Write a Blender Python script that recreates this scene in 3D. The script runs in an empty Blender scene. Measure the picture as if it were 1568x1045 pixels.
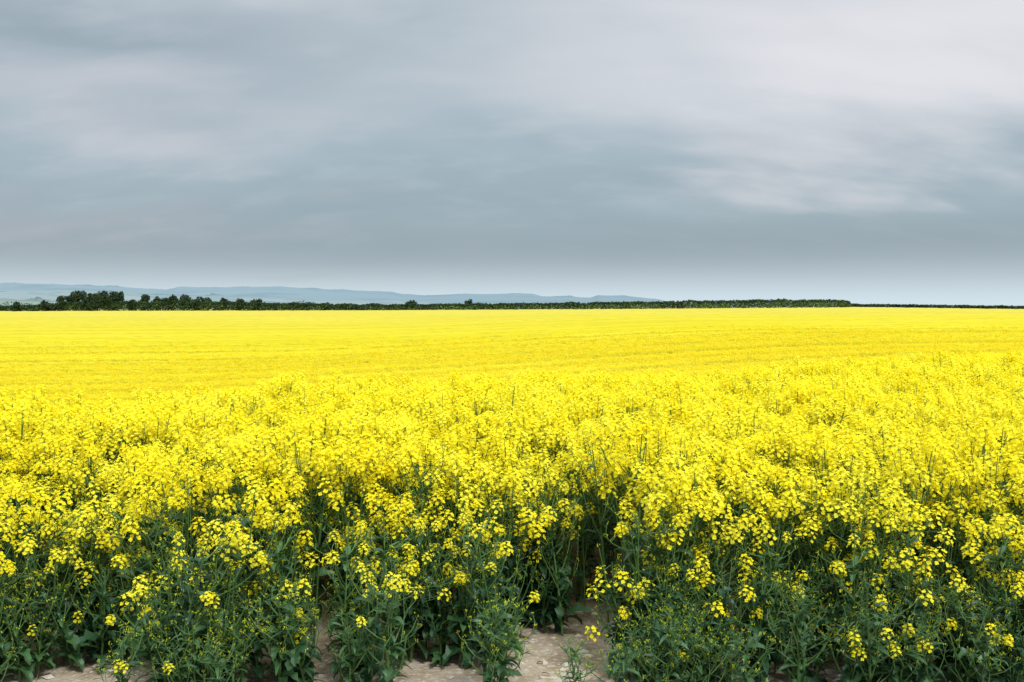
import bpy, math, random
import numpy as np
from mathutils import Vector, Matrix, noise as mnoise

random.seed(7); rng=np.random.default_rng(7)
scene=bpy.context.scene
scene.view_settings.view_transform='Standard'
scene.view_settings.look='None'
scene.view_settings.exposure=0
EYE=2.1; FPX=1524.0

def s2l(c):
    return tuple(((x/255)/12.92 if x/255<=0.04045 else ((x/255+0.055)/1.055)**2.4) for x in c)+(1.0,)

# ------------------------------------------------------------ node helpers
def new_mat(name):
    m=bpy.data.materials.new(name); m.use_nodes=True
    nt=m.node_tree; nt.nodes.clear()
    out=nt.nodes.new('ShaderNodeOutputMaterial')
    return m,nt,out
def N(nt,t,**kw):
    n=nt.nodes.new(t)
    for k,v in kw.items(): setattr(n,k,v)
    return n
def setin(nt,sock,v):
    if hasattr(v,'is_output') or isinstance(v,bpy.types.NodeSocket): nt.links.new(v,sock)
    else: sock.default_value=v
def M(nt,op,a,b=None,c=None,clamp=False):
    n=N(nt,'ShaderNodeMath',operation=op); n.use_clamp=clamp
    setin(nt,n.inputs[0],a)
    if b is not None: setin(nt,n.inputs[1],b)
    if c is not None: setin(nt,n.inputs[2],c)
    return n.outputs[0]
def SS(nt,v,lo,hi):
    n=N(nt,'ShaderNodeMapRange',interpolation_type='SMOOTHSTEP')
    setin(nt,n.inputs[0],v); n.inputs[1].default_value=lo; n.inputs[2].default_value=hi
    return n.outputs[0]
def MIX(nt,f,a,b,blend='MIX'):
    n=N(nt,'ShaderNodeMix',data_type='RGBA',blend_type=blend)
    setin(nt,n.inputs[0],f); setin(nt,n.inputs[6],a); setin(nt,n.inputs[7],b)
    return n.outputs[2]
def NOISE(nt,vec,scale,detail=3,rough=0.5,dist=0.0):
    n=N(nt,'ShaderNodeTexNoise'); 
    if vec is not None: nt.links.new(vec,n.inputs['Vector'])
    n.inputs['Scale'].default_value=scale; n.inputs['Detail'].default_value=detail
    n.inputs['Roughness'].default_value=rough; n.inputs['Distortion'].default_value=dist
    return n.outputs['Fac']

def leafy_mat(name,cols,transl=0.3,gloss=0.0,rough=0.5,nscale=3.0):
    m,nt,out=new_mat(name)
    oi=N(nt,'ShaderNodeObjectInfo'); tc=N(nt,'ShaderNodeTexCoord')
    nz=NOISE(nt,tc.outputs['Object'],nscale,2)
    f=M(nt,'ADD',M(nt,'MULTIPLY',oi.outputs['Random'],0.5),M(nt,'MULTIPLY',SS(nt,nz,0.3,0.7),0.5))
    cr=N(nt,'ShaderNodeValToRGB'); nt.links.new(f,cr.inputs[0])
    els=cr.color_ramp.elements
    while len(els)<len(cols): els.new(0.5)
    for i,c in enumerate(cols):
        els[i].position=i/(len(cols)-1); els[i].color=(*c,1)
    col=cr.outputs[0]
    d=N(nt,'ShaderNodeBsdfDiffuse'); nt.links.new(col,d.inputs[0])
    t=N(nt,'ShaderNodeBsdfTranslucent'); nt.links.new(col,t.inputs[0])
    mx=N(nt,'ShaderNodeMixShader'); mx.inputs[0].default_value=transl
    nt.links.new(d.outputs[0],mx.inputs[1]); nt.links.new(t.outputs[0],mx.inputs[2])
    res=mx.outputs[0]
    if gloss>0:
        g=N(nt,'ShaderNodeBsdfGlossy'); g.inputs['Roughness'].default_value=rough
        g.inputs['Color'].default_value=(0.8,0.9,0.9,1)
        lw=N(nt,'ShaderNodeLayerWeight'); lw.inputs[0].default_value=0.4
        m2=N(nt,'ShaderNodeMixShader'); nt.links.new(M(nt,'MULTIPLY_ADD',lw.outputs['Facing'],gloss,0.02),m2.inputs[0])
        nt.links.new(res,m2.inputs[1]); nt.links.new(g.outputs[0],m2.inputs[2]); res=m2.outputs[0]
    nt.links.new(res,out.inputs[0])
    return m

mat_petal=leafy_mat('rape_petal',[(0.90,0.76,0.015),(0.94,0.85,0.035),(0.96,0.92,0.08)],0.40,nscale=6)
mat_bud  =leafy_mat('rape_bud',[(0.38,0.45,0.02),(0.60,0.62,0.02)],0.25)
mat_stem =leafy_mat('rape_stem',[(0.055,0.125,0.03),(0.12,0.22,0.055)],0.15,0.05)
mat_leaf =leafy_mat('rape_leaf',[(0.010,0.040,0.014),(0.020,0.070,0.022),(0.042,0.11,0.030)],0.28,0.07,0.45)
mat_leafl=leafy_mat('rape_leaf_pale',[(0.040,0.11,0.034),(0.07,0.165,0.05)],0.28,0.09,0.45)
mat_dry  =leafy_mat('dry_leaf',[(0.22,0.14,0.05),(0.40,0.32,0.16)],0.25)

def far_colour(nt,pos,gain,fineamt):
    mp=N(nt,'ShaderNodeMapping'); mp.inputs['Rotation'].default_value=(0,0,math.radians(-7)); nt.links.new(pos,mp.inputs[0])
    mp2=N(nt,'ShaderNodeMapping'); mp2.inputs['Scale'].default_value=(.018,1.0,0); nt.links.new(mp.outputs[0],mp2.inputs[0])
    streak=NOISE(nt,mp2.outputs[0],.22,6,.7); mp3=N(nt,'ShaderNodeMapping'); mp3.inputs['Scale'].default_value=(.12,1,0); nt.links.new(mp.outputs[0],mp3.inputs[0])
    med=NOISE(nt,mp3.outputs[0],.8,5,.7); broad=NOISE(nt,pos,.025,3,.5)
    sx=N(nt,'ShaderNodeSeparateXYZ'); nt.links.new(mp.outputs[0],sx.inputs[0])
    wob=M(nt,'ADD',sx.outputs[1],M(nt,'MULTIPLY',broad,3.0))
    tl=M(nt,'ABSOLUTE',M(nt,'SUBTRACT',M(nt,'FRACT',M(nt,'DIVIDE',wob,12.0)),.5))
    tl=M(nt,'SUBTRACT',1.0,SS(nt,tl,.02,.075))
    g=lambda r,gg,b:(min(r*gain,.97),min(gg*gain,.97),b*gain,1)
    c=MIX(nt,SS(nt,broad,.3,.7),g(.56,.465,.018),g(.59,.505,.030))
    c=MIX(nt,M(nt,'MULTIPLY',SS(nt,streak,.44,.60),.55),c,g(.42,.375,.018))
    c=MIX(nt,M(nt,'MULTIPLY',SS(nt,med,.46,.68),.38),c,g(.39,.36,.025))
    c=MIX(nt,M(nt,'MULTIPLY',tl,.50),c,g(.29,.30,.025))
    if fineamt>0:
        fine=NOISE(nt,pos,5.5,3,.7); c=MIX(nt,M(nt,'MULTIPLY',SS(nt,fine,.48,.72),fineamt),c,g(.30,.32,.02))
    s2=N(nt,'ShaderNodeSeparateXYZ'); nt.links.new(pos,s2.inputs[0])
    c=MIX(nt,M(nt,'MULTIPLY',SS(nt,s2.outputs[1],110,320),.5),c,g(.48,.425,.12))  # distance haze mixed into the crop colour, paler towards the hedge
    return c
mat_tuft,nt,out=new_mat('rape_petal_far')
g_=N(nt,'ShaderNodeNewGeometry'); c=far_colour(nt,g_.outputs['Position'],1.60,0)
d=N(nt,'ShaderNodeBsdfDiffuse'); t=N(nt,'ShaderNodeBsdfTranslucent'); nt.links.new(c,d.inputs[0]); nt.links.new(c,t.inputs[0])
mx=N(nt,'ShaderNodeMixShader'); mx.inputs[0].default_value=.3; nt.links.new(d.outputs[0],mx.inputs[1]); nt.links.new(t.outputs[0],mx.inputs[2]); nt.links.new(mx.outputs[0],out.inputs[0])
PM=[mat_petal,mat_bud,mat_stem,mat_leaf,mat_leafl,mat_dry,mat_tuft]

class MB:
    def __init__(s): s.v=[];s.f=[];s.m=[]
    def quad(s,a,b,c,d,m):
        i=len(s.v); s.v+= [tuple(a),tuple(b),tuple(c),tuple(d)]; s.f.append((i,i+1,i+2,i+3)); s.m.append(m)
    def tube(s,pts,rad,sides,m):
        base=len(s.v)
        for k,p in enumerate(pts):
            if k<len(pts)-1: d=(pts[k+1]-p)
            else: d=(p-pts[k-1])
            d=d.normalized() if d.length>1e-9 else Vector((0,0,1))
            u=d.orthogonal().normalized(); w=d.cross(u)
            if k>0:
                u=(pu-d*pu.dot(d)).normalized(); w=d.cross(u)
            pu=u
            for j in range(sides):
                a=2*math.pi*j/sides
                s.v.append(tuple(p+(u*math.cos(a)+w*math.sin(a))*rad[k]))
        for k in range(len(pts)-1):
            for j in range(sides):
                a=base+k*sides+j; b=base+k*sides+(j+1)%sides
                s.f.append((a,b,b+sides,a+sides)); s.m.append(m)
    def leaf(s,base,az,up,L,W,droop,m,segs=5,lobed=False):
        out=Vector((math.cos(az),math.sin(az),0)); side=Vector((-math.sin(az),math.cos(az),0))
        p=base.copy(); ang=up; i0=len(s.v); tw=random.uniform(-0.6,0.6)
        side=(side+Vector((0,0,tw))).normalized()
        for k in range(segs+1):
            t=k/segs
            w=W*(math.sin(math.pi*min(1,(t*0.9+0.1)))**0.8)*0.5
            if lobed: w*=(1.2 if k%2 else 0.7)
            w*=random.uniform(0.8,1.15)
            if k==segs: w=W*0.04
            fold=Vector((0,0,w*0.5))
            s.v+= [tuple(p-side*w+fold),tuple(p),tuple(p+side*w+fold*random.uniform(0.3,1.3))]
            d=out*math.cos(ang)+Vector((0,0,math.sin(ang)))
            p=p+d*(L/segs); ang-=droop/segs*random.uniform(0.6,1.4)
        for k in range(segs):
            a=i0+3*k
            s.f+=[(a,a+1,a+4,a+3),(a+1,a+2,a+5,a+4)]; s.m+=[m,m]
    def floret(s,c,n,r,m=0):
        u=n.orthogonal().normalized(); w=n.cross(u)
        a0=random.uniform(0,1.57)
        for k in range(4):
            a=a0+k*math.pi/2+random.uniform(-.15,.15)
            d=u*math.cos(a)+w*math.sin(a); q=n.cross(d)
            cup=random.uniform(0.05,0.5)
            tip=c+d*r+n*r*cup
            mid=c+d*r*0.62+n*r*cup*0.3
            s.quad(c,mid-q*r*0.55,tip,mid+q*r*0.55,m)
    def mesh(s,name,mats):
        me=bpy.data.meshes.new(name); me.from_pydata(s.v,[],s.f)
        for m in mats: me.materials.append(m)
        me.polygons.foreach_set('material_index',s.m); me.update(); return me

def raceme(b,tip,axis,sc,n):
    axis=axis.normalized(); u=axis.orthogonal().normalized(); w=axis.cross(u)
    R=0.035*sc; H=0.073*sc
    for i in range(n):
        t=(i+random.random())/n
        a=i*2.4+random.uniform(-.4,.4)
        rr=R*math.sqrt(max(0.03,1-(t*0.97)**2.4))*random.uniform(0.7,1.25)
        rad=u*math.cos(a)+w*math.sin(a)
        c=tip+axis*(t*H-0.55*H)+rad*rr
        nn=(rad*(1.0-0.6*t)+axis*(0.4+0.9*t)+Vector((random.uniform(-.3,.3),random.uniform(-.3,.3),random.uniform(-.2,.4)))).normalized()
        b.floret(c,nn,random.uniform(0.010,0.0138)*(sc**.5))

def pods(b,p0,p1,n):
    for i in range(n):
        t=random.random(); p=p0.lerp(p1,t); a=random.uniform(0,6.28)
        d=Vector((math.cos(a),math.sin(a),random.uniform(0.3,0.9))).normalized()*random.uniform(0.02,0.05)
        q=d.orthogonal().normalized()*0.0013
        b.quad(p-q,p+q,p+d+q,p+d-q,2)

def plant(name,h,nb,flo,fhi,spread,nleaf,nflor=20,rs=1.0,flower_p=1.0,low_leaf=1.0,seed=0,pale=0.15,tall_leaf=0.65,tlo=.25,wild=0.0,upleaf=.6,lw=1.0,sub=0):
    random.seed(seed); b=MB()
    bend=Vector((random.uniform(-.09,.09),random.uniform(-.09,.09),0))
    def sp(t): return Vector((bend.x*t*t,bend.y*t*t,h*t))
    b.tube([sp(t) for t in (0,.25,.5,.75,1)],[.0075,.0065,.005,.004,.0025],5,2)
    tip=sp(1)
    if flower_p>0.5:
        raceme(b,tip,Vector((bend.x,bend.y,1)),rs*random.uniform(1.05,1.25),int(nflor*1.25))
        pods(b,sp(.76),sp(.92),6)
    else: pods(b,sp(.76),sp(.97),9)
    for i in range(nb):
        t=random.uniform(tlo,0.82); p0=sp(t); a=i*2.4+random.uniform(-.5,.5)
        r=spread*random.uniform(0.35,1.0); z1=max(p0.z+random.uniform(.06,.16),h*random.uniform(flo,fhi))
        o=Vector((math.cos(a),math.sin(a),0))
        p3=p0+o*r; p3.z=z1
        lat=Vector((-o.y,o.x,0))*random.uniform(-1,1)*wild
        p1=p0.lerp(p3,.33)+o*r*0.16+lat; p2=p0.lerp(p3,.68)+o*r*0.13+lat*.7
        b.tube([p0,p1,p2,p3],[.0038,.0032,.0026,.0018],4,2)
        mm=4 if random.random()<pale else 3
        b.leaf(p0,a+random.uniform(-.4,.4),random.uniform(.2,.9),random.uniform(.06,.14),random.uniform(.018,.038)*lw,random.uniform(.6,1.8),mm,4)
        for q in (p1,p2):
            if random.random()<upleaf:
                b.leaf(q,a+random.uniform(-1.5,1.5),random.uniform(.2,.8),random.uniform(.04,.08),random.uniform(.009,.02)*lw,random.uniform(.4,1.4),mm,3)
        for k in range(sub):
            q=p1.lerp(p3,random.random()); dd=Vector((random.uniform(-1,1),random.uniform(-1,1),random.uniform(.6,1.6))).normalized()*random.uniform(.05,.12)
            b.tube([q,q+dd*.5+o*.01,q+dd],[.0022,.0018,.0012],3,2)
            for kk in range(3):
                w_=q+dd+Vector((random.uniform(-.006,.006),random.uniform(-.006,.006),random.uniform(-.004,.01)))
                b.quad(w_-Vector((.003,0,0)),w_+Vector((0,.003,.004)),w_+Vector((.003,0,0)),w_+Vector((0,-.003,.008)),1)
        pods(b,p2.lerp(p3,.1),p3,4)
        if random.random()<flower_p:
            raceme(b,p3,(p3-p2)+Vector((0,0,.1)),rs*random.uniform(.55,1.15),int(nflor*random.uniform(.7,1.1)))
        else: 
            for k in range(5):
                q=Vector((random.uniform(-.01,.01),random.uniform(-.01,.01),random.uniform(0,.015)))
                b.quad(p3+q-Vector((.003,0,0)),p3+q+Vector((0,.003,.004)),p3+q+Vector((.003,0,0)),p3+q+Vector((0,-.003,.008)),1)
    for i in range(nleaf):
        t=random.uniform(.05,tall_leaf); a=i*2.4+random.uniform(-.6,.6)
        big=(1-t*0.75)
        L=random.uniform(.10,.25)*big*low_leaf; W=L*random.uniform(.30,.50)*lw
        mm=4 if random.random()<pale else (5 if (t<.12 and random.random()<.12) else 3)
        b.leaf(sp(t),a,random.uniform(.0,1.0),L,W,random.uniform(.8,2.8),mm,6,True)
    me=b.mesh(name,PM); return bpy.data.objects.new(name,me)

def protos(cname,objs):
    c=bpy.data.collections.new(cname)
    for o in objs: c.objects.link(o)
    return c

P=[]
for k in range(8):   # 0-7 inner plants
    P.append(plant('rape_a%d'%k,random.uniform(1.08,1.22),11,.78,1.03,.22,3,24,1.34,1.0,1.0,seed=10+k,tlo=.4,upleaf=.15))
for k in range(6):   # 8-13 edge plants
    P.append(plant('rape_b%d'%k,random.uniform(.98,1.12),17,.62,1.0,.25,20,23,1.28,.76,1.0,seed=40+k,pale=.14,tall_leaf=.7,wild=.04,upleaf=.35,sub=1))
for k in range(5):   # 14-18 low leafy
    P.append(plant('rape_c%d'%k,random.uniform(.50,.74),13,.5,1.0,.22,24,15,1.0,.10,1.05,seed=70+k,pale=.2,tall_leaf=.9,tlo=.15,wild=.05,lw=.95,sub=1))
for k in range(3):   # 19-21 pale sprigs near the verge
    P.append(plant('rape_d%d'%k,random.uniform(.45,.64),14,.5,1.0,.18,18,12,.8,.03,.7,seed=90+k,pale=.65,tall_leaf=.95,tlo=.1,wild=.05,lw=.95,sub=1))
for k in range(4):   # 22-25 mid height, a few single low flower heads
    P.append(plant('rape_e%d'%k,random.uniform(.75,.95),13,.55,1.0,.24,22,22,1.2,.28,1.0,seed=120+k,pale=.18,tall_leaf=.8,tlo=.2,wild=.05,upleaf=.4,sub=1))
col_plants=protos('rapeseed_plants',P)

def tuft(name,seed):
    random.seed(seed); b=MB()
    for i in range(16):
        a=random.uniform(0,6.28); r=.32*math.sqrt(random.random()); z=random.uniform(-.07,.11)
        c=Vector((r*math.cos(a),r*math.sin(a),z))
        for k in range(8):
            o=Vector((random.gauss(0,1),random.gauss(0,1),random.gauss(0,1)+.2)).normalized()
            cc=c+Vector((o.x*.04,o.y*.04,o.z*.045)); n=(o*.6+Vector((0,-.1,.9))).normalized()
            u=n.orthogonal().normalized()*.025; w=n.cross(u)
            b.quad(cc-u,cc-w,cc+u,cc+w,6)
    for i in range(2):
        a=random.uniform(0,6.28); r=.3*math.sqrt(random.random())
        b.leaf(Vector((r*math.cos(a),r*math.sin(a),random.uniform(-.12,.0))),random.uniform(0,6.28),random.uniform(.3,1),.09,.03,1.0,4,3)
    return bpy.data.objects.new(name,b.mesh(name,PM))
col_tufts=protos('rapeseed_tufts',[tuft('tuft_%d'%k,200+k) for k in range(5)])

# ------------------------------------------------------------ terrain function
def sm(a,b,x):
    t=np.clip((x-a)/(b-a),0,1); return t*t*(3-2*t)
def canopyF(x,y):
    near=-3.9+2.75*sm(-32,34,x)
    far=np.interp(x,[-400,-160,-40,40,100,165,400],[0.0,.1,.35,.8,1.25,.5,-2])
    t=(y-60)/240.
    return near+(far-near)*t
def yc(x): return np.interp(x,[-40,-8,-5.5,-4,-2.5,0,4,8,12,40],[4.4,5.3,5.9,7.0,9.0,9.8,11.4,15.0,17.2,21])
def zg(x,y):
    w=sm(yc(x),yc(x)+28,y)
    z=w*(canopyF(x,np.minimum(y,335))-1.15)
    z=z*(1-sm(335,700,y))+(-28)*sm(335,700,y)
    return z+0.012*np.sin(x*1.7+y*.8)*np.exp(-np.maximum(y-8,0)/20)

def grid_mesh(name,xs,ys,zf,mat):
    X,Y=np.meshgrid(xs,ys); Z=zf(X,Y)
    v=np.stack([X,Y,Z],-1).reshape(-1,3); nx=len(xs); ny=len(ys)
    i=np.arange((ny-1)*(nx-1)); r=i//(nx-1); c=i%(nx-1); a=r*nx+c
    f=np.stack([a,a+1,a+nx+1,a+nx],-1)
    me=bpy.data.meshes.new(name); me.from_pydata(v.tolist(),[],f.tolist())
    me.materials.append(mat); me.polygons.foreach_set('use_smooth',[True]*len(f)); me.update()
    o=bpy.data.objects.new(name,me); scene.collection.objects.link(o); return o

m,nt,out=new_mat('ground_soil')
g=N(nt,'ShaderNodeNewGeometry'); pos=g.outputs['Position']
n1=NOISE(nt,pos,3.0,5,.6); n2=NOISE(nt,pos,28.0,4,.65); n3=NOISE(nt,pos,.02,3,.5)
soil=MIX(nt,SS(nt,n1,.35,.65),(.30,.24,.165,1),(.48,.41,.32,1))
soil=MIX(nt,SS(nt,n2,.5,.72),soil,(.62,.56,.46,1))
sx=N(nt,'ShaderNodeSeparateXYZ'); nt.links.new(pos,sx.inputs[0])
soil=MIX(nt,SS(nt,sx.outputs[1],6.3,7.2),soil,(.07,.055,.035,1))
farm=MIX(nt,SS(nt,n3,.4,.6),(.12,.19,.13,1),(.18,.24,.20,1))
farm_hazed=MIX(nt,SS(nt,sx.outputs[1],600,3000),farm,(.20,.27,.30,1))  # blue-grey aerial haze painted into the farmland colour with distance
colr=MIX(nt,SS(nt,sx.outputs[1],330,360),soil,farm_hazed)
bs=N(nt,'ShaderNodeBsdfDiffuse'); nt.links.new(colr,bs.inputs[0])
bp=N(nt,'ShaderNodeBump'); bp.inputs['Strength'].default_value=.8; bp.inputs['Distance'].default_value=.03
nt.links.new(n2,bp.inputs['Height']); nt.links.new(bp.outputs[0],bs.inputs['Normal']); nt.links.new(bs.outputs[0],out.inputs[0])
xs=np.sinh(np.linspace(-7.2,7.2,181))*12; xs=np.clip(xs,-9000,9000)
ys=np.concatenate([np.linspace(-60,4,12),np.linspace(4.4,60,130),np.geomspace(62,12000,90)])
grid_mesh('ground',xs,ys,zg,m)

# ------------------------------------------------------------ far canopy sheet
m,nt,out=new_mat('rapeseed_canopy')
g=N(nt,'ShaderNodeNewGeometry')
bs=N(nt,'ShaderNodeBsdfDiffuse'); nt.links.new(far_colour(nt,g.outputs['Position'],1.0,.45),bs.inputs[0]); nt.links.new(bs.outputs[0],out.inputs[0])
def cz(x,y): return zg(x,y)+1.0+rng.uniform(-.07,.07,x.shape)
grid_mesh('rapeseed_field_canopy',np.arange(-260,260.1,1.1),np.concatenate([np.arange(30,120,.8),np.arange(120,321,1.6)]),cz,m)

# ------------------------------------------------------------ GN scatter
def scatter(name,pts,rot,scl,idx,coll):
    me=bpy.data.meshes.new(name); me.from_pydata(pts.tolist(),[],[])
    a=me.attributes.new('rot','FLOAT_VECTOR','POINT'); a.data.foreach_set('vector',rot.astype(np.float32).ravel())
    a=me.attributes.new('scl','FLOAT','POINT'); a.data.foreach_set('value',scl.astype(np.float32))
    a=me.attributes.new('idx','INT','POINT'); a.data.foreach_set('value',idx.astype(np.int32))
    o=bpy.data.objects.new(name,me); scene.collection.objects.link(o)
    ng=bpy.data.node_groups.new(name+'_gn','GeometryNodeTree')
    ng.interface.new_socket('Geometry',in_out='INPUT',socket_type='NodeSocketGeometry')
    ng.interface.new_socket('Geometry',in_out='OUTPUT',socket_type='NodeSocketGeometry')
    gi=ng.nodes.new('NodeGroupInput'); go=ng.nodes.new('NodeGroupOutput')
    ci=ng.nodes.new('GeometryNodeCollectionInfo'); ci.inputs['Collection'].default_value=coll
    ci.inputs['Separate Children'].default_value=True; ci.inputs['Reset Children'].default_value=True
    ip=ng.nodes.new('GeometryNodeInstanceOnPoints'); ip.inputs['Pick Instance'].default_value=True
    def att(nm,t):
        n=ng.nodes.new('GeometryNodeInputNamedAttribute'); n.data_type=t; n.inputs['Name'].default_value=nm
        return [s for s in n.outputs if s.enabled and s.name=='Attribute'][0]
    L=ng.links.new
    L(gi.outputs[0],ip.inputs['Points']); L(ci.outputs[0],ip.inputs['Instance'])
    L(att('idx','INT'),ip.inputs['Instance Index']); L(att('rot','FLOAT_VECTOR'),ip.inputs['Rotation']); L(att('scl','FLOAT'),ip.inputs['Scale'])
    L(ip.outputs[0],go.inputs[0])
    md=o.modifiers.new('scatter','NODES'); md.node_group=ng
    return o

def jgrid(x0,x1,y0,y1,s):
    xs=np.arange(x0,x1,s); ys=np.arange(y0,y1,s); X,Y=np.meshgrid(xs,ys)
    X=X+rng.uniform(-.48,.48,X.shape)*s; Y=Y+rng.uniform(-.48,.48,Y.shape)*s
    return X.ravel(),Y.ravel()
def edge_y(x): # front edge of the crop
    return 5.31+.04*np.sin(x*1.9+.6)+.05*np.sin(x*4.3)+np.interp(x,[-6,-2.75,-2.5,-2.1,-1.8,-1.0,-.65,-.55,-.15,-.05,.0,.40,.5,.8,6],[-.05,-.05,.30,.30,.0,.0,.1,.50,.50,.2,.85,.85,.1,0,0])
x,y=jgrid(-22,22,5.1,23,.197)
k=(np.abs(x)<y*.56+2.2)&(y>edge_y(x)+.20); x,y=x[k],y[k]
x2,y2=jgrid(-28,28,23,34,.36); k=(np.abs(x2)<y2*.56+2); x2,y2=x2[k],y2[k]
x=np.concatenate([x,x2]); y=np.concatenate([y,y2])
gap=np.array([mnoise.noise(Vector((a*1.3,b*1.3,11))) for a,b in zip(x,y)])
k=(rng.random(len(x))>np.clip(gap*1.2,0,.5)); x,y=x[k],y[k]
e=y-edge_y(x); n=len(x)
idx=rng.integers(0,8,n)
r=rng.random(n)
idx=np.where((e<.95)&(r<1.25-e*.8),rng.integers(8,14,n),idx)
idx=np.where((e<.45)&(rng.random(n)<.35),rng.integers(22,26,n),idx)
idx=np.where((e>1.0)&(rng.random(n)<.10),rng.integers(8,14,n),idx)
x3,y3=jgrid(-7,7,4.95,6.7,.147); e3=y3-edge_y(x3); k=(e3>-.05)&(e3<.40); x3,y3=x3[k],y3[k]
x=np.concatenate([x,x3]); y=np.concatenate([y,y3]); idx=np.concatenate([idx,np.where(rng.random(len(x3))<.62,rng.integers(14,19,len(x3)),rng.integers(22,26,len(x3)))]); n=len(x)
e=y-edge_y(x)
hn=np.array([mnoise.noise(Vector((a*.9,b*.9,0)))+.8*mnoise.noise(Vector((a*2.6,b*2.6,4))) for a,b in zip(x,y)])
scl=1.0+.13*hn+rng.normal(0,.05,n); scl=np.clip(scl,.78,1.18)
rot=np.stack([rng.normal(0,.08,n)+np.where(e<.4,.12,0),rng.normal(0,.08,n),rng.uniform(0,6.28,n)],-1)
sx_,sy_=[],[]
for cx,cy,nn,sp_ in ((-.08,5.15,3,.06),(.72,5.05,13,.18),(-1.75,5.12,9,.2),(1.6,5.15,7,.3),(-3.0,5.2,6,.35),(2.6,5.15,9,.5),(-1.1,5.2,4,.2)):
    sx_+=list(rng.normal(cx,sp_,nn)); sy_+=list(rng.normal(cy,.08,nn))
sx_=np.array(sx_); sy_=np.array(sy_); ns=len(sx_)
x=np.concatenate([x,sx_]); y=np.concatenate([y,sy_]); idx=np.concatenate([idx,rng.integers(19,22,ns)])
scl=np.concatenate([scl,rng.uniform(.75,1.2,ns)]); rot=np.concatenate([rot,np.stack([rng.normal(0,.1,ns),rng.normal(0,.1,ns),rng.uniform(0,6.28,ns)],-1)])
z=zg(x,y)
scatter('rapeseed_crop',np.stack([x,y,z],-1),rot,scl,idx,col_plants)
print('PLANTS',len(x))

x,y=jgrid(-82,82,38,140,.5)
k=(np.abs(x)<y*.56+3); x,y=x[k],y[k]
dn=np.array([mnoise.noise(Vector((a*.02+b*.003,b*.30-a*.04,7))) for a,b in zip(x,y)])
keep=(1.0-np.clip(dn*.8,0,.35))*(1-sm(65,138,y))
k=(rng.random(len(x))<keep); x,y=x[k],y[k]; n=len(x)
scatter('rapeseed_far_flowers',np.stack([x,y,zg(x,y)+1.04+rng.normal(0,.03,n)],-1),np.stack([np.zeros(n),np.zeros(n),rng.uniform(0,6.28,n)],-1),rng.uniform(.8,1.1,n),rng.integers(0,5,n),col_tufts)
print('TUFTS',n)

# ------------------------------------------------------------ soil stones
random.seed(3); b=MB()
ms,nt,out=new_mat('flint_stone'); tc=N(nt,'ShaderNodeNewGeometry')
c=MIX(nt,NOISE(nt,tc.outputs[0],9,3),(.34,.30,.24,1),(.66,.61,.52,1)); bs=N(nt,'ShaderNodeBsdfDiffuse'); nt.links.new(c,bs.inputs[0]); nt.links.new(bs.outputs[0],out.inputs[0])
for i in range(3200):
    X=random.uniform(-5,5); Y=random.uniform(3.5,6.8); Z=float(zg(np.array(X),np.array(Y)))
    s=random.choice([.006,.01,.014,.02,.03])*random.uniform(.7,1.3)
    pts=[]
    for d in ((1,0,0),(0,1,0),(-1,0,0),(0,-1,0)):
        pts.append((X+d[0]*s*random.uniform(.7,1.3)+random.uniform(-.3,.3)*s,Y+d[1]*s*random.uniform(.7,1.3),Z+s*random.uniform(-.1,.25)))
    i0=len(b.v); b.v+=pts+[(X+random.uniform(-.3,.3)*s,Y+random.uniform(-.3,.3)*s,Z+s*random.uniform(.5,.9))]
    for q in range(4): b.f.append((i0+q,i0+(q+1)%4,i0+4)); b.m.append(0)
o=bpy.data.objects.new('soil_stones',b.mesh('soil_stones',[ms])); scene.collection.objects.link(o)
b=MB()
for i in range(500):
    X=random.uniform(-5,5); Y=random.uniform(4.5,6.8); Z=float(zg(np.array(X),np.array(Y)))
    if random.random()<.25:
        b.leaf(Vector((X,Y,Z+.015)),random.uniform(0,6.28),random.uniform(0,.4),random.uniform(.03,.07),random.uniform(.012,.03),random.uniform(.5,2),0,4,True)
    else:
        a=random.uniform(0,6.28); L=random.uniform(.04,.18); d=Vector((math.cos(a)*L,math.sin(a)*L,random.uniform(0,.03))); p=Vector((X,Y,Z+.012)); q=Vector((-math.sin(a),math.cos(a),0))*.002
        b.quad(p-q,p+q,p+d+q,p+d-q,0)
o=bpy.data.objects.new('leaf_litter',b.mesh('leaf_litter',[mat_dry])); scene.collection.objects.link(o)

# ------------------------------------------------------------ hedges & trees
def foliage_mat(name,c0,c1,c2,sc=.55):
    m,nt,out=new_mat(name); g=N(nt,'ShaderNodeNewGeometry')
    f=NOISE(nt,g.outputs['Position'],sc,4,.7)
    cr=N(nt,'ShaderNodeValToRGB'); nt.links.new(SS(nt,f,.3,.7),cr.inputs[0]); e=cr.color_ramp.elements
    e[0].color=(*c0,1); e[1].color=(*c2,1); k=e.new(.5); k.color=(*c1,1)
    d=N(nt,'ShaderNodeBsdfDiffuse'); t=N(nt,'ShaderNodeBsdfTranslucent'); nt.links.new(cr.outputs[0],d.inputs[0]); nt.links.new(cr.outputs[0],t.inputs[0])
    mx=N(nt,'ShaderNodeMixShader'); mx.inputs[0].default_value=.2; nt.links.new(d.outputs[0],mx.inputs[1]); nt.links.new(t.outputs[0],mx.inputs[2]); nt.links.new(mx.outputs[0],out.inputs[0])
    return m
mh=foliage_mat('hedge_foliage',(.034,.060,.030),(.052,.090,.040),(.074,.120,.054))
mhl=foliage_mat('hedge_fresh_leaves',(.12,.20,.06),(.16,.25,.08),(.20,.30,.10))
mt=foliage_mat('tree_foliage',(.028,.050,.032),(.048,.078,.042),(.078,.118,.060))
mhz=foliage_mat('hazy_foliage',(.075,.115,.115),(.095,.145,.14),(.12,.17,.165))
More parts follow.
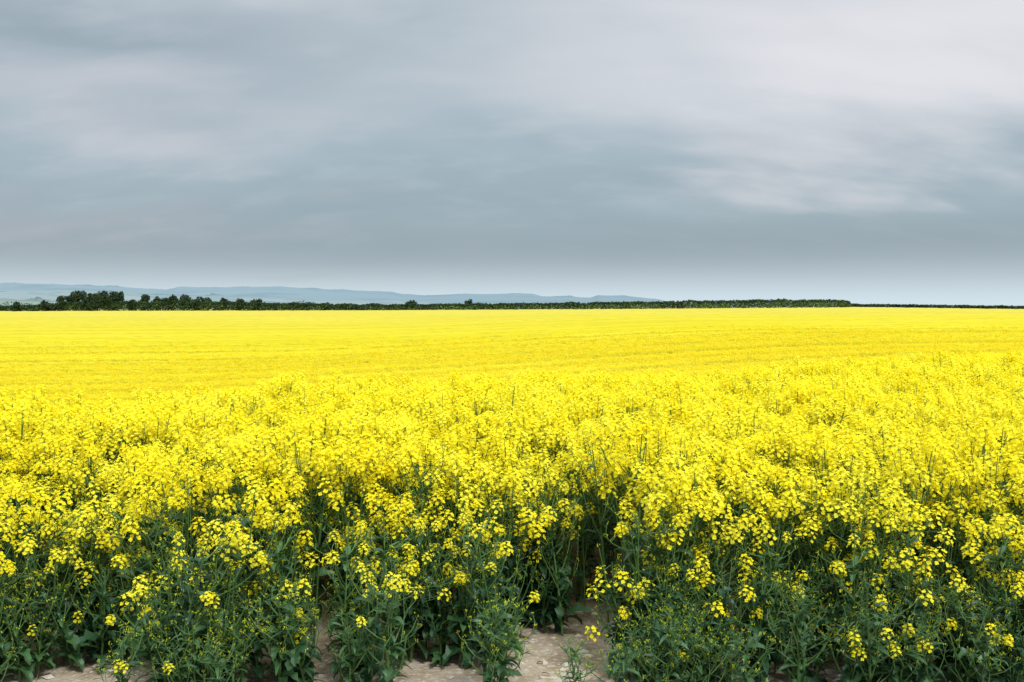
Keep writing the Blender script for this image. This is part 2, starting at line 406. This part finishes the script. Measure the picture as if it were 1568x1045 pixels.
mb_,nt,out=new_mat('bark'); g=N(nt,'ShaderNodeNewGeometry'); bs=N(nt,'ShaderNodeBsdfDiffuse')
nt.links.new(MIX(nt,NOISE(nt,g.outputs[0],6,4),(.04,.03,.022,1),(.11,.09,.07,1)),bs.inputs[0]); nt.links.new(bs.outputs[0],out.inputs[0])

def leafquads(b,C,s,m):
    for p in C:
        nn=Vector((random.gauss(0,1),random.gauss(0,1),random.gauss(0,1)+.4)).normalized()
        u=nn.orthogonal().normalized(); a=random.uniform(0,3.1); w=nn.cross(u); u2=u*math.cos(a)+w*math.sin(a); w2=nn.cross(u2)
        k=s*random.uniform(.5,1.3); p=Vector(p)
        b.quad(p-u2*k,p-w2*k*.7,p+u2*k,p+w2*k*.7,m)
def field_z(x,y): return float(zg(np.array(float(x)),np.array(float(y))))

def hedge(name,x0,x1,yf,hf,depth,dens,mats,light=0.0,s=.24,seed=1):
    random.seed(seed); b=MB(); n=int((x1-x0)*dens)
    k=x0
    while k<x1:
        Y=yf(k); z0=field_z(k,Y); H=hf(k)
        b.tube([Vector((k,Y,z0-.1)),Vector((k+random.uniform(-.2,.2),Y,z0+H*.55)),Vector((k+random.uniform(-.3,.3),Y+random.uniform(-.2,.2),z0+H*.8))],[.05,.035,.015],4,2)
        k+=random.uniform(.5,.9)
    for i in range(n):
        X=random.uniform(x0,x1); H=hf(X)*(1+.14*mnoise.noise(Vector((X*.25,0,seed)))+.10*mnoise.noise(Vector((X*1.6,1,seed))))
        Y=yf(X)+random.uniform(-.5,.5)*depth; z0=field_z(X,yf(X)); Z=z0+H*(.3+.7*random.random()**.8)
        low=(Z-z0)/H<.76+.1*mnoise.noise(Vector((X*.3,9,seed)))
        lt=light*float(np.interp(X,[-40,10,60,100],[.5,1,1.5,1.2]))
        mi=1 if (low and random.random()<lt*(.65+1.1*mnoise.noise(Vector((X*.09,3,1))))) else 0
        leafquads(b,[(X,Y,Z)],s,mi)
    o=bpy.data.objects.new(name,b.mesh(name,mats)); scene.collection.objects.link(o); return o

def px2x(px,d): return (px-784)/FPX*d
def hfA(X):
    px=784+X/300*FPX
    return float(np.interp(px,[-400,0,60,90,200,330,420,500,600,800,1000,1180,1290,1306],[2.6,2.6,2.9,3.5,3.8,3.7,3.3,3.0,2.8,2.9,3.2,3.5,3.3,2.7]))
hedge('field_hedge',px2x(-350,300),px2x(1306,300),lambda X:303.,hfA,1.6,230,[mh,mhl,mb_],light=1.0,seed=5)
hedge('field_hedge',px2x(1285,322),px2x(2000,322),lambda X:322.,lambda X:2.0,1.2,140,[mh,mhl,mb_],light=.2,seed=6)

def tree(name,px,d,H,W,seed,mat=mt,s=.27):
    random.seed(seed); b=MB(); X=px2x(px,d); z0=field_z(X,d)-.1
    base=Vector((X,d,z0)); th=H*.35
    top=base+Vector((random.uniform(-.2,.2),0,th))
    b.tube([base,base.lerp(top,.5)+Vector((random.uniform(-.1,.1),0,0)),top],[.045*H*.7,.04*H*.7,.03*H*.7],7,1)
    lobes=[]
    for i in range(11):
        a=i*2.4
        e=base+Vector((math.cos(a)*W*.5*random.uniform(.2,.72),math.sin(a)*W*.5*random.uniform(.25,.7),H*random.uniform(.34,.86)))
        m_=top.lerp(e,.5)+Vector((0,0,.06*H)); b.tube([top-Vector((0,0,th*random.uniform(0,.5))),m_,e],[.018*H,.012*H,.005*H],5,1)
        lobes.append((e,random.uniform(.22,.36)*W*.62,random.uniform(.14,.22)*H))
    n=int(90*H*W)
    for i in range(n):
        e,rx,rz=random.choice(lobes)
        o=Vector((random.gauss(0,1),random.gauss(0,1),random.gauss(0,1))).normalized()*(random.random()**.45)
        p=e+Vector((o.x*rx*1.1,o.y*rx,o.z*rz*1.1))
        if mnoise.noise(p*1.1)<-.38: continue
        leafquads(b,[p],s,0)
    o=bpy.data.objects.new(name,b.mesh(name,[mat,mb_])); scene.collection.objects.link(o)
trees=[(26,300,3.9,3.8),(74,301,4.2,4.4),(98,304,5.6,5),(118,305,6.9,5.6),(134,304,7.0,5.6),(150,303,6.8,5.6),(166,304,7.3,5.6),(180,305,6.8,5.0),(203,303,4.8,4),(222,304,6.0,4.8),
(246,305,5.3,5),(264,304,5.5,5),(283,305,5.8,5),(300,304,5.4,5),(318,306,5.9,4.8),(342,305,5.0,4.8),(366,304,4.8,4.6),(392,305,4.5,4.4),(500,304,3.7,3.8),(628,304,4.0,3.8),(718,304,4.3,2.8)]
for i,(px,d,H,W) in enumerate(trees): tree('hedgerow_tree',px,d,H,W,300+i)

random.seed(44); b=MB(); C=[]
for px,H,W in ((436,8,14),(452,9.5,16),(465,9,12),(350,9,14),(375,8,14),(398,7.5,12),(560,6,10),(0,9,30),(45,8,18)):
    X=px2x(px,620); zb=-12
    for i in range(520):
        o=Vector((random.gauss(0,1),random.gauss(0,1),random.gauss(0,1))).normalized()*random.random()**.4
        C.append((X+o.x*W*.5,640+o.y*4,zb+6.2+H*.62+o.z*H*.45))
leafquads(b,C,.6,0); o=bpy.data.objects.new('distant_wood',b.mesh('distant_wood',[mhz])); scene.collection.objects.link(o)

# ------------------------------------------------------------ distant hills
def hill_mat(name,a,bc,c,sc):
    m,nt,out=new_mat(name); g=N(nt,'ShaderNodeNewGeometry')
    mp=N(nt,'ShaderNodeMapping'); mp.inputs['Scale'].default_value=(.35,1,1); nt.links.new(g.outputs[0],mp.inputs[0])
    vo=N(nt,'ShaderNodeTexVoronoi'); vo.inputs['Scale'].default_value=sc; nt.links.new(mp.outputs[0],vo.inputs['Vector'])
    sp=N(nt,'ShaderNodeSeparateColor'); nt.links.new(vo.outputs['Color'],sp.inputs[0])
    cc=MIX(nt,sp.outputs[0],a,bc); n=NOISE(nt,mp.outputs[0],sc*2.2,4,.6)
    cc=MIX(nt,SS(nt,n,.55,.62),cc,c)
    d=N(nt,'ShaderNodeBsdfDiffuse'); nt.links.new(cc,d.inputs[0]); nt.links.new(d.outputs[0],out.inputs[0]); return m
def hill(name,d,prof,mat,depth,tree_h,seed,x0=-1200,x1=2300):
    px=np.arange(x0,x1,1.5); X=(px-784)/FPX*d
    top=np.interp(px,[p[0] for p in prof],[p[1] for p in prof])
    Z=EYE+(466-top)/FPX*d
    bump=np.array([max(0,mnoise.noise(Vector((p*.026,seed,0)))+.08)*2.2*(0.5+.9*abs(mnoise.noise(Vector((p*.22,seed,5)))))+.35*abs(mnoise.noise(Vector((p*.37,seed,2)))) for p in px])
    rows=[(-depth,0,0),(-depth*.7,.25,0),(-depth*.4,.58,0),(-depth*.15,.86,0),(-8,.985,0),(0,1.0,1),(25,.99,.9),(depth*.6,.4,0)]
    v=[];f=[]; nb=len(px); zb=-30.
    for dy,t,tb in rows:
        for i in range(nb):
            und=1+.12*mnoise.noise(Vector((X[i]/700.,dy/500.,seed)))*(1-t)
            v.append((X[i]*(1+dy/d*.5),d+dy,zb+(Z[i]-zb)*t*und+tb*bump[i]*tree_h))
    for r in range(len(rows)-1):
        for i in range(nb-1):
            a=r*nb+i; f.append((a,a+1,a+nb+1,a+nb))
    me=bpy.data.meshes.new(name); me.from_pydata(v,[],f); me.materials.append(mat); me.update()
    o=bpy.data.objects.new(name,me); scene.collection.objects.link(o)
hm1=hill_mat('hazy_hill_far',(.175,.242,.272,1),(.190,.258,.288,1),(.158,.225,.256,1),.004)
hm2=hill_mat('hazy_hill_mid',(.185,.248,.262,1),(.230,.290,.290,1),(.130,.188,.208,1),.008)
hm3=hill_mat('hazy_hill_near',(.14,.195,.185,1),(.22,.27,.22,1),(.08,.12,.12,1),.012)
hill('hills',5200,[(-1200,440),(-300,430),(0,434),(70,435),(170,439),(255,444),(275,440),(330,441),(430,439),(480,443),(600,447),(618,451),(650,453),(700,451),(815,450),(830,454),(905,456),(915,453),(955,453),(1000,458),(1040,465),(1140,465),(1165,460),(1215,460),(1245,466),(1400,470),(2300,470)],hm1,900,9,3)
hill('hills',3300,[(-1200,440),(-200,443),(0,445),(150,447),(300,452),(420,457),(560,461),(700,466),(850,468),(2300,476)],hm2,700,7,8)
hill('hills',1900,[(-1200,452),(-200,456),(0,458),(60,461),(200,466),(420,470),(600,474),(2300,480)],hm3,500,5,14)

# ------------------------------------------------------------ sky
w=bpy.data.worlds.new('World'); scene.world=w; w.use_nodes=True; nt=w.node_tree; nt.nodes.clear()
out=N(nt,'ShaderNodeOutputWorld')
SUN_EL=math.radians(52); SUN_AZ=math.radians(150)
sky=N(nt,'ShaderNodeTexSky',sky_type='NISHITA'); sky.sun_disc=False; sky.sun_elevation=SUN_EL; sky.sun_rotation=SUN_AZ
b1=N(nt,'ShaderNodeBackground'); nt.links.new(sky.outputs[0],b1.inputs[0]); b1.inputs[1].default_value=.08
tc=N(nt,'ShaderNodeTexCoord'); s=N(nt,'ShaderNodeSeparateXYZ'); nt.links.new(tc.outputs['Generated'],s.inputs[0])
x_,y_,z_=s.outputs
zc=M(nt,'MAXIMUM',z_,0.0); den=M(nt,'ADD',zc,.40)
cb=N(nt,'ShaderNodeCombineXYZ'); nt.links.new(M(nt,'DIVIDE',x_,den),cb.inputs[0]); nt.links.new(M(nt,'MULTIPLY',M(nt,'DIVIDE',y_,den),2.2),cb.inputs[1])
c1=NOISE(nt,cb.outputs[0],1.35,4,.45,.1); c2=NOISE(nt,cb.outputs[0],2.8,5,.48,.1); c3=NOISE(nt,cb.outputs[0],6.5,4,.5,.1)
warp=M(nt,'MULTIPLY',M(nt,'SUBTRACT',c1,.5),.12)
zw=M(nt,'ADD',z_,M(nt,'MULTIPLY',warp,SS(nt,z_,.02,.13)))
cr=N(nt,'ShaderNodeValToRGB'); nt.links.new(zw,cr.inputs[0]); cr.color_ramp.interpolation='B_SPLINE'
stops=[(0.0,(212,228,237)),(.012,(201,217,226)),(.026,(183,198,206)),(.044,(157,172,181)),(.065,(148,164,173)),(.10,(157,176,185)),(.16,(165,183,193)),(.22,(181,193,202)),(.30,(189,198,206)),(.6,(206,211,218))]
e=cr.color_ramp.elements; e[0].position=0; e[0].color=s2l(stops[0][1]); e[1].position=.6; e[1].color=s2l(stops[-1][1])
for p,c in stops[1:-1]:
    k=e.new(p); k.color=s2l(c)
col=cr.outputs[0]
lightf=M(nt,'MULTIPLY',SS(nt,c1,.42,.68),SS(nt,z_,.05,.2))
col=MIX(nt,M(nt,'MULTIPLY',lightf,.40),col,s2l((205,209,216)))
def blob(col,px,py,rx,ry,c,a):
    bx=(px-784)/FPX; bz=(466-py)/FPX; L=math.sqrt(1+bx*bx+bz*bz); bx/=L; bz/=L
    wx=M(nt,'MULTIPLY',M(nt,'SUBTRACT',c2,.5),.42); wz=M(nt,'MULTIPLY',M(nt,'SUBTRACT',c1,.5),.20)
    wz=M(nt,'ADD',wz,M(nt,'MULTIPLY',M(nt,'SUBTRACT',c3,.5),.06))
    dx=M(nt,'DIVIDE',M(nt,'ADD',M(nt,'SUBTRACT',x_,bx),wx),rx/FPX); dz=M(nt,'DIVIDE',M(nt,'ADD',M(nt,'SUBTRACT',z_,bz),wz),ry/FPX)
    r=M(nt,'SQRT',M(nt,'ADD',M(nt,'MULTIPLY',dx,dx),M(nt,'MULTIPLY',dz,dz)))
    f=M(nt,'MULTIPLY',M(nt,'SUBTRACT',1.0,SS(nt,r,.0,1.5)),M(nt,'MULTIPLY',SS(nt,y_,0,.3),a))
    return MIX(nt,f,col,s2l(c))
col=blob(col,60,50,420,100,(150,167,178),.9)
col=blob(col,1150,10,320,60,(214,217,223),.7)
col=blob(col,190,180,340,60,(192,197,205),.9)
col=blob(col,80,330,330,45,(166,174,183),.8)
col=blob(col,1230,230,260,50,(188,194,203),.7)
col=blob(col,720,240,300,60,(170,186,197),.5)
darkf=M(nt,'MULTIPLY',SS(nt,c2,.44,.72),SS(nt,z_,.02,.12))
col=MIX(nt,M(nt,'MULTIPLY',darkf,.32),col,s2l((145,164,176)))
col=blob(col,1390,90,480,125,(226,226,231),1.0)
col=MIX(nt,M(nt,'MULTIPLY',M(nt,'MULTIPLY',SS(nt,c3,.45,.75),SS(nt,z_,.02,.12)),.13),col,s2l((214,217,222)))
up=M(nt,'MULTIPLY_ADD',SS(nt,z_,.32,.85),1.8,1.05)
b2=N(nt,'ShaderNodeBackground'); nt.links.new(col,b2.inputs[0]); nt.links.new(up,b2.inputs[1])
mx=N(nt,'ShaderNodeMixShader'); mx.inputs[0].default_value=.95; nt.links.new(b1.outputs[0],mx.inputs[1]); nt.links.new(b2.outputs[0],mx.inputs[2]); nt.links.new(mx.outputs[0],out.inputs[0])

sl=bpy.data.lights.new('sun','SUN'); sl.energy=2.7; sl.angle=math.radians(10); sl.color=(1,.975,.93)
so=bpy.data.objects.new('sun',sl); scene.collection.objects.link(so)
d=Vector((math.sin(SUN_AZ)*math.cos(SUN_EL),math.cos(SUN_AZ)*math.cos(SUN_EL),math.sin(SUN_EL)))
so.rotation_euler=d.to_track_quat('Z','Y').to_euler()

cam=bpy.data.cameras.new('camera'); cam.lens=35; cam.sensor_width=36; cam.clip_end=30000; cam.clip_start=.05
co=bpy.data.objects.new('camera',cam); scene.collection.objects.link(co); co.location=(0,0,EYE)
co.rotation_euler=(math.radians(90-2.12),0,0); scene.camera=co
